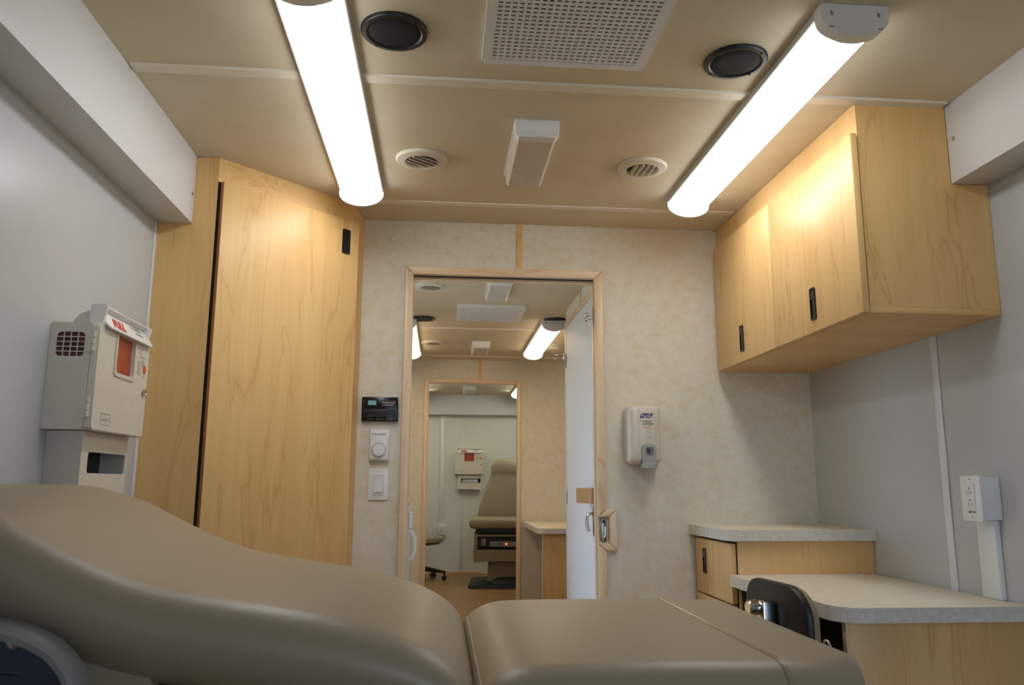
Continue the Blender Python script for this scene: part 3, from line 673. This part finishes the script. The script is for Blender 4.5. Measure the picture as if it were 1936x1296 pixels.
    sy.ext([(2.215, .036), (2.262, .036), (2.262, .046), (2.215, .046)], so, Y, vv, fn, .0006).ext([(2.195, .0402), (2.215, .0402), (2.215, .0418), (2.195, .0418)], so, Y, vv, fn, .0006)
    sy.ext([(2.192, .034), (2.194, .034), (2.194, .048), (2.192, .048)], so, Y, vv, fn, .0006).ext([(2.262, .0395), (2.280, .0405), (2.280, .0415), (2.262, .0425)], so, Y, vv, fn, .0006)
    sy.build('syringe_print', 'pale_ink', fl)
    bars([(2.212+i*.009, 2.219+i*.009, .022, .0255) for i in range(6)], so, Y, vv, 'ink', fl)
    # glove box dispenser below
    g = thing('glove_dispenser', glabel, 'dispenser', (L, (y0+y1)/2, 1.0), None)
    gx = -.874; ga, gb, gz0, gz1 = 2.022, 2.306, .990, 1.1685
    MB().box(L+.0005, L+.006, ga, gb, gz0, gz1).build('back_plate', 'sharps_white', g)
    for yy in (ga, gb-.004): MB().box(L+.006, gx, yy, yy+.004, gz0, gz1).build('side_plate', 'sharps_white', g)
    MB().box(L+.006, gx, ga+.004, gb-.004, gz0, gz0+.004).build('bottom_plate', 'sharps_white', g)
    gc = ((ga+gb)/2, (gz0+gz1)/2)
    hole = [(p[0]+.014, p[1]+.0135) for p in rrect(.236, .052, .008, 5)]
    MB().frame([(p[0], p[1]) for p in rrect(gb-ga, gz1-gz0, .003, 5)], hole, (gx, gc[0], gc[1]), Y, Z, X, .005).build('front_plate', 'sharps_white', g)
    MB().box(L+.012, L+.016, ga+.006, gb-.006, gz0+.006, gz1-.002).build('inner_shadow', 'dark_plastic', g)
    MB().box(gx, gx+.014, gb-.075, gb-.010, gz0-.006, gz0+.006, bev=.004).build('bottom_lip', 'sharps_white', g)
    return t, g
s1, g1 = sharps('white sharps cabinet with orange window and printed flap on the left wall', 'wall sharps cabinets', 'empty white glove box dispenser below the left wall sharps cabinet')
# copies in the farthest room, on the end wall (rotated to face the viewer)
for src, lab, z in ((s1, 'small sharps cabinet on the end wall of the farthest room', 0), (g1, 'glove box dispenser with white gloves below the far sharps cabinet', 0)):
    c = copy_tree(src); c.rotation_euler = (0, 0, -math.pi/2); c['label'] = lab
    c.location = V((.333, D3-.0005, src.location.z))
    if src is g1:
        gl = MB().ext(rrect(.19, .046, .008, 4), (.350, D3-.058, 1.092), X, Z, -Y, .012, bev=.004).build('glove_box', 'paper_white')
        tag(gl, 'white glove box showing inside the far glove dispenser', 'box')

# ------------------------------------------------------------------ exam chairs
def cring(x, zt, zb, hw, r, yc=0, n=6):
    r = min(r, (zt-zb)/2*.98, hw*.98); h = zt-zb
    return [V((x, yc+p[0]*(1-.26*max(0, (.62-(p[1]/h+.5))/.62)**1.3), (zt+zb)/2+p[1])) for p in rrect(2*hw, h, r, n)]
def dense(sec, k=3):
    """smooth the section list with Catmull-Rom"""
    out = []
    for i in range(len(sec)-1):
        p0, p1, p2, p3 = sec[max(i-1, 0)], sec[i], sec[i+1], sec[min(i+2, len(sec)-1)]
        for j in range(k):
            t = j/k
            out.append(tuple(.5*((2*b)+(-a+c)*t+(2*a-5*b+4*c-d)*t*t+(-a+3*b-3*c+d)*t**3) for a, b, c, d in zip(p0, p1, p2, p3)))
    return out + [sec[-1]]
# near chair, lying back across the room: head to the left
EYC, EH = 1.455, .352
t = thing('exam_chair', 'large taupe upholstered exam chair in the foreground, reclined flat', 'exam chair', (0, EYC, 0), 'power exam chairs')
seat = [(.052, .735, .700, .325), (.056, .757, .690, .338), (.066, .772, .684, .344), (.085, .786, .680, .348), (.115, .796, .678, .350), (.16, .800, .676, EH), (.30, .801, .676, EH), (.44, .800, .676, EH), (.51, .799, .677, EH), (.565, .797, .68, .345), (.607, .796, .686, .332), (.636, .784, .694, .294), (.655, .765, .702, .235), (.664, .738, .708, .175), (.668, .725, .711, .12)]
MB().loft([cring(x, a, b_, h_, .048, EYC + max(0, x-.54)*.42) for x, a, b_, h_ in dense(seat)]).build('seat_cushion', 'upholstery', t, ang=60)
back = [(.058, .735, .700, .330), (.053, .755, .690, .341), (.040, .778, .690, .347), (.014, .804, .697, .350), (-.03, .829, .705, EH), (-.10, .853, .712, EH), (-.20, .874, .728, EH), (-.32, .893, .750, EH), (-.40, .910, .765, EH), (-.47, .936, .782, .350), (-.55, .974, .812, .345), (-.62, 1.010, .845, .335), (-.70, 1.034, .880, .318), (-.78, 1.040, .905, .295), (-.84, 1.034, .92, .265), (-.875, 1.018, .935, .225), (-.888, 1.00, .95, .18)]
bk = MB().loft([cring(x, a, b_, h_, .055, EYC) for x, a, b_, h_ in dense(back)]).build('back_cushion', 'upholstery', t, ang=60)
# welt cords
def welt(x, zt, zb, hw, r, rad, lean=0):
    ring = cring(x, zt, zb, hw, r, EYC, 8); c = V((x, EYC, (zt+zb)/2))
    pts = [p + (p-c).normalized()*rad*.25 + X*lean*(zt-p.z) for p in ring if p.z > zb+.008]
    pts.sort(key=lambda p: math.atan2(p.z-c.z+.2, p.y-EYC)); return pts
MB().tube(welt(.482, .7985, .678, .351, .048, .007), .0042, 8).build('piping', 'piping_vinyl', t)
MB().tube(welt(.0615, .766, .688, .341, .048, .001), .0024, 8).build('piping', 'piping_vinyl', t)
# frame and base
MB().box(-.30, .52, EYC-.27, EYC+.27, .635, .676, bev=.01).build('seat_frame', 'dark_plastic', t)
MB().ext([(-.86, .93), (-.62, .835), (-.40, .755), (-.02, .69), (-.02, .665), (-.40, .725), (-.64, .80), (-.86, .895)], (0, EYC-.24, 0), X, Z, Y, .48, bev=.004).build('back_frame', 'dark_plastic', t)
MB().loft([[V((px, py, z)) for px, py in [(.06+p[0]*k, EYC+p[1]*k) for p in rrect(.74, .50, .06, 5)]] for z, k in ((.33, .92), (.36, 1), (.60, 1), (.636, .94))]).build('base_shroud', 'chair_tan', t)
MB().loft([[V((.06+p[0]*k, EYC+p[1]*k, z)) for p in rrect(.42, .34, .05, 5)] for z, k in ((.06, 1.1), (.10, 1), (.34, 1))]).build('lift_column', 'chair_tan', t)
MB().loft([[V((.06+p[0]*k, EYC+p[1]*k, z)) for p in rrect(.95, .56, .09, 5)] for z, k in ((.0, 1), (.05, .99), (.07, .9))]).build('base_plate', 'dark_plastic', t)
# side hinge cover with curved rim (near side, under the back)
ya = EYC-EH-.028
arc = [(-.745, .800), (-.725, .830), (-.690, .853), (-.64, .868), (-.585, .873), (-.535, .870), (-.490, .860), (-.455, .842), (-.432, .818), (-.422, .795)]
arc = [(p[0]-.022, p[1]-.004) for p in dense(arc, 3)]
hc = MB().ext([(p[0], p[1]) for p in arc] + [(-.46, .797), (-.52, .806), (-.60, .816), (-.68, .812)], (0, ya+.022, 0), X, Z, Y, .006).build('hinge_plate', 'chair_blue_metal', t)
rim = MB()
rim.loft([[V((x+nx_*a, y, z+nz_*a)) for a, y in ((-.012, ya+.002), (-.002, ya-.005), (.006, ya+.004), (.008, ya+.030), (-.010, ya+.030))]
          for (x, z), (nx_, nz_) in [((p[0], p[1]), (lambda d: (-d[1]/math.hypot(*d), d[0]/math.hypot(*d)))((arc[min(i+1, len(arc)-1)][0]-arc[max(i-1, 0)][0], arc[min(i+1, len(arc)-1)][1]-arc[max(i-1, 0)][1]))) for i, p in enumerate(arc)]])
rim.build('hinge_rim', 'slate_plastic', t, ang=50)
MB().lathe((-.528, ya+.022, .847), -Y, [(.009, 0), (.009, .005), (.005, .008), (.001, .008)], 12).build('bolt', 'chrome', t)
MB().ext([(-.560, .80), (-.470, .798), (-.44, .70), (-.50, .66)], (0, ya+.05, 0), X, Z, Y, .02).build('hinge_arm', 'chair_blue_metal', t)
MB().ext([(-.62, .815), (-.40, .80), (-.30, .60), (-.50, .60)], (0, ya+.11, 0), X, Z, Y, .02).build('arm_cover', 'chair_tan', t)

# far chair, upright, built facing -Y at local origin
t = thing('exam_chair', 'tan upright exam chair in the farthest room, half behind the casing', 'exam chair', (0, 0, 0), 'power exam chairs')
SW = .43
seat = [(0.0, .652, .632, SW*.8), (.008, .675, .605, SW*.94), (.03, .690, .590, SW*.985), (.08, .697, .585, SW), (.30, .70, .585, SW), (.56, .70, .59, SW*.97), (.62, .69, .60, SW*.9)]
def yr(y, zt, zb, hw, r=.045): r = min(r, (zt-zb)/2*.98); return [V((p[0], y, (zt+zb)/2+p[1])) for p in rrect(2*hw, zt-zb, r, 5)]
MB().loft([yr(*s) for s in dense(seat)]).build('seat_cushion', 'upholstery', t, ang=60)
def zr(z, y, hw, th, r=.045): r = min(r, th/2*.98); return [V((p[0], y+p[1], z)) for p in rrect(2*hw, th, r, 5)]
bk = [(.685, .50, .36, .09), (.74, .515, .355, .13), (.86, .535, .325, .14), (.98, .555, .285, .14), (1.08, .575, .243, .135), (1.15, .585, .222, .13), (1.19, .588, .217, .145), (1.25, .592, .212, .145), (1.30, .596, .19, .12), (1.33, .600, .15, .09), (1.342, .602, .09, .05)]
MB().loft([zr(*s) for s in dense(bk)]).build('back_cushion', 'upholstery', t, ang=60)
MB().box(-.36, .36, .06, .60, .54, .585, bev=.006).build('seat_frame', 'dark_plastic', t)
MB().box(-.335, .335, .10, .58, .39, .54).build('drawer_bay', 'black', t)
MB().box(-.34, .34, .06, .09, .505, .525, bev=.003).build('rail', 'chair_tan', t)
MB().box(-.375, -.34, .07, .6, .37, .55, bev=.004).build('side_cheek', 'chair_tan', t)
MB().box(.34, .375, .07, .6, .37, .55, bev=.004).build('side_cheek', 'chair_tan', t)
MB().box(-.21, .29, .075, .10, .40, .455, bev=.003).build('control_panel', 'slate_plastic', t)
MB().ball((-.035, .072, .428), .010).build('led', 'led', t)
MB().box(-.125, -.09, .072, .08, .425, .437).build('switch', 'black', t)
MB().box(-.30, -.25, .07, .12, .41, .48, bev=.006).build('stirrup_knob', 'chair_tan', t)
MB().ext([(-.385, .37), (.385, .37), (.38, .24), (.34, .235), (.20, .255), (-.20, .255), (-.34, .235), (-.38, .24)], (0, .05, 0), X, Z, Y, .5, bev=.01).build('skirt', 'chair_tan', t)
MB().loft([[V((p[0]*k, .34+p[1]*k, z)) for p in rrect(.46, .36, .05, 5)] for z, k in ((.04, 1.05), (.10, 1), (.26, 1))]).build('lift_column', 'chair_tan', t)
MB().loft([[V((p[0]*k, .22+p[1]*k, z)) for p in rrect(.86, .80, .10, 5)] for z, k in ((.0, 1), (.03, .98), (.04, .92))]).build('base_plate', 'black', t)
MB().loft([[V((.02+p[0]*k, .02+p[1]*k, z)) for p in rrect(.42, .26, .06, 5)] for z, k in ((.041, 1), (.07, .9), (.09, .6))]).build('foot_pedal', 'black', t)
t.location = (.73, 8.52, 0); t.rotation_euler = (0, 0, math.radians(-5))

# ------------------------------------------------------------------ wheeled stools
def stool(label, loc, rot, full=True):
    t = thing('office_chair', label, 'chair', (0, 0, 0), 'wheeled task chairs')
    sh = .47
    MB().loft([[V((p[0]*k, p[1]*k, z)) for p in rrect(.42, .42, .12, 6)] for z, k in ((sh-.07, .8), (sh-.06, .96), (sh-.02, 1), (sh, .93), (sh+.003, .6))]).build('seat', 'upholstery', t, ang=60)
    MB().loft([[V((p[0]*k, p[1]*k, z)) for p in rrect(.36, .36, .10, 6)] for z, k in ((sh-.085, .9), (sh-.070, 1))]).build('seat_pan', 'dark_plastic', t)
    MB().lathe((0, 0, .10), Z, [(.03, 0), (.03, .18), (.018, .181), (.018, .29)], 16).build('gas_lift', 'dark_plastic', t)
    for k in range(5):
        a = math.radians(72*k+20); d = V((math.cos(a), math.sin(a), 0)); e = d.cross(Z)
        MB().loft([[d*r_+e*wd+Z*(z_+h_), d*r_-e*wd+Z*(z_+h_), d*r_-e*wd+Z*z_, d*r_+e*wd+Z*z_] for r_, wd, z_, h_ in ((.02, .03, .10, .05), (.15, .022, .085, .04), (.28, .015, .072, .025))]).build('base_leg', 'dark_plastic', t)
        b = MB()
        for s in (-1, 1): b.lathe(tuple(d*.265 + e*(.012*s) + Z*.026), tuple(e*s), [(.026, 0), (.026, .014), (.02, .017)], 16)
        b.lathe(tuple(d*.265+Z*.045), Z, [(.012, 0), (.012, .035)], 10).build('caster', 'dark_plastic', t)
    if full:
        # backrest on the -x side, upholstered toward +x
        pr = [(p[0], p[1]) for p in rrect(.325, .29, .085, 8)]
        def br(x, k, bow): return [V((x + bow*(p[0]/.16)**2, p[0]*k, .645+p[1]*k)) for p in pr]
        MB().loft([br(-.21, .93, .012), br(-.206, .985, .013), br(-.196, 1, .014), br(-.190, 1, .014)]).build('back_shell', 'dark_plastic', t, ang=50)
        MB().loft([br(-.1895, .985, .014), br(-.182, .985, .014), br(-.170, .95, .014), br(-.164, .84, .014)]).build('back_pad', 'chair_tan', t, ang=60)
        br_ = MB().box(-.240, -.208, -.03, .03, .615, .742, bev=.004).build('back_bracket', 'chrome', t)
        MB().lathe((-.240, .005, .722), -X, [(.020, 0), (.020, .024), (.016, .028)], 14).build('adjust_knob', 'chrome', br_)
        MB().tube([(-.222, 0, .62), (-.228, 0, .52), (-.21, 0, .42), (-.12, 0, .385), (0, 0, .385)], .013, 10).build('back_arm', 'dark_plastic', t)
        MB().tube([(-.218, -.06, .650), (-.224, -.15, .662), (-.200, -.232, .668)], .0045, 8).build('lever', 'dark_plastic', t)
        ring = [(-.197, -.246 + .013*math.cos(i*math.pi/8), .669 + .013*math.sin(i*math.pi/8)) for i in range(17)]
        MB().tube(ring, .003, 8).build('lever_ring', 'chrome', t)
    t.location = loc; t.rotation_euler = (0, 0, rot)
    return t
stool('black-backed wheeled task chair pulled up to the desk', (1.09, 2.17, 0), math.radians(6))
stool('wheeled stool edge in the farthest room beside the doorway', (-.20, 9.20, 0), math.radians(-32), False)

# ------------------------------------------------------------------ middle room furniture
t = ctop('desk', [(R-.0055, 5.77), (R-.0055, 6.92), (.70, 6.92)] + rc(.77, 5.84, .07, 180), .699, .737, 'laminate desk end in the middle room beyond the white door', 'desk')
MB().box(.745, R-.0055, 5.83, 5.85, 0, .6985, bev=.001).build('end_panel', 'maple_v', t)
MB().box(.737, .7445, 5.826, 5.854, 0, .6985, bev=.002).build('edge_strip', 'casing_v', t)
t = thing('mini_fridge', 'small white refrigerator set in a wood cabinet in the middle room', 'refrigerator', (-.5, 4.75, 0))
MB().box(L+.01, -.205, 4.42, 5.10, 0, .935, bev=.003).build('cabinet', 'maple_v', t)
MB().box(L+.01, -.178, 4.42, 5.10, .9355, .955, bev=.003).build('cabinet_top', 'casing_y', t)
fd = MB().box(-.204, -.172, 4.46, 5.06, .06, .925, bev=.008).build('door', 'white_plastic', t)
MB().box(-.171, -.150, 4.47, 4.55, .805, .893, bev=.006).build('latch_box', 'white_plastic', fd)
MB().tube([(-.172, 4.51, .795), (-.152, 4.51, .785), (-.137, 4.51, .755), (-.133, 4.51, .715), (-.137, 4.51, .675), (-.152, 4.51, .645), (-.172, 4.51, .635)], [.010, .011, .009, .009, .009, .011, .010], 10).build('handle', 'white_plastic', fd)
# end wall conduit and outlet in the farthest room
t = thing('cable_raceway', 'white vertical cable raceway on the end wall of the farthest room', 'raceway', (.015, D3, .58))
MB().box(-.013, .040, D3-.02, D3-.0005, .578, 1.8845, bev=.003).build('channel', 'white_plastic', t)
t = thing('wall_outlet', 'white outlet box at the foot of the far cable raceway', 'outlet', (.02, D3, .51))
MB().box(-.018, .062, D3-.055, D3-.0005, .452, .5775, bev=.003).build('box', 'white_plastic', t)
pl = MB().ext(rrect(.084, .124, .004), (.022, D3-.055, .515), X, Z, -Y, .005, bev=.002).build('cover_plate', 'white_plastic', t)
MB().ext(rrect(.034, .068, .003), (.022, D3-.060, .517), X, Z, -Y, .002).build('receptacle', 'cream_plastic', pl)
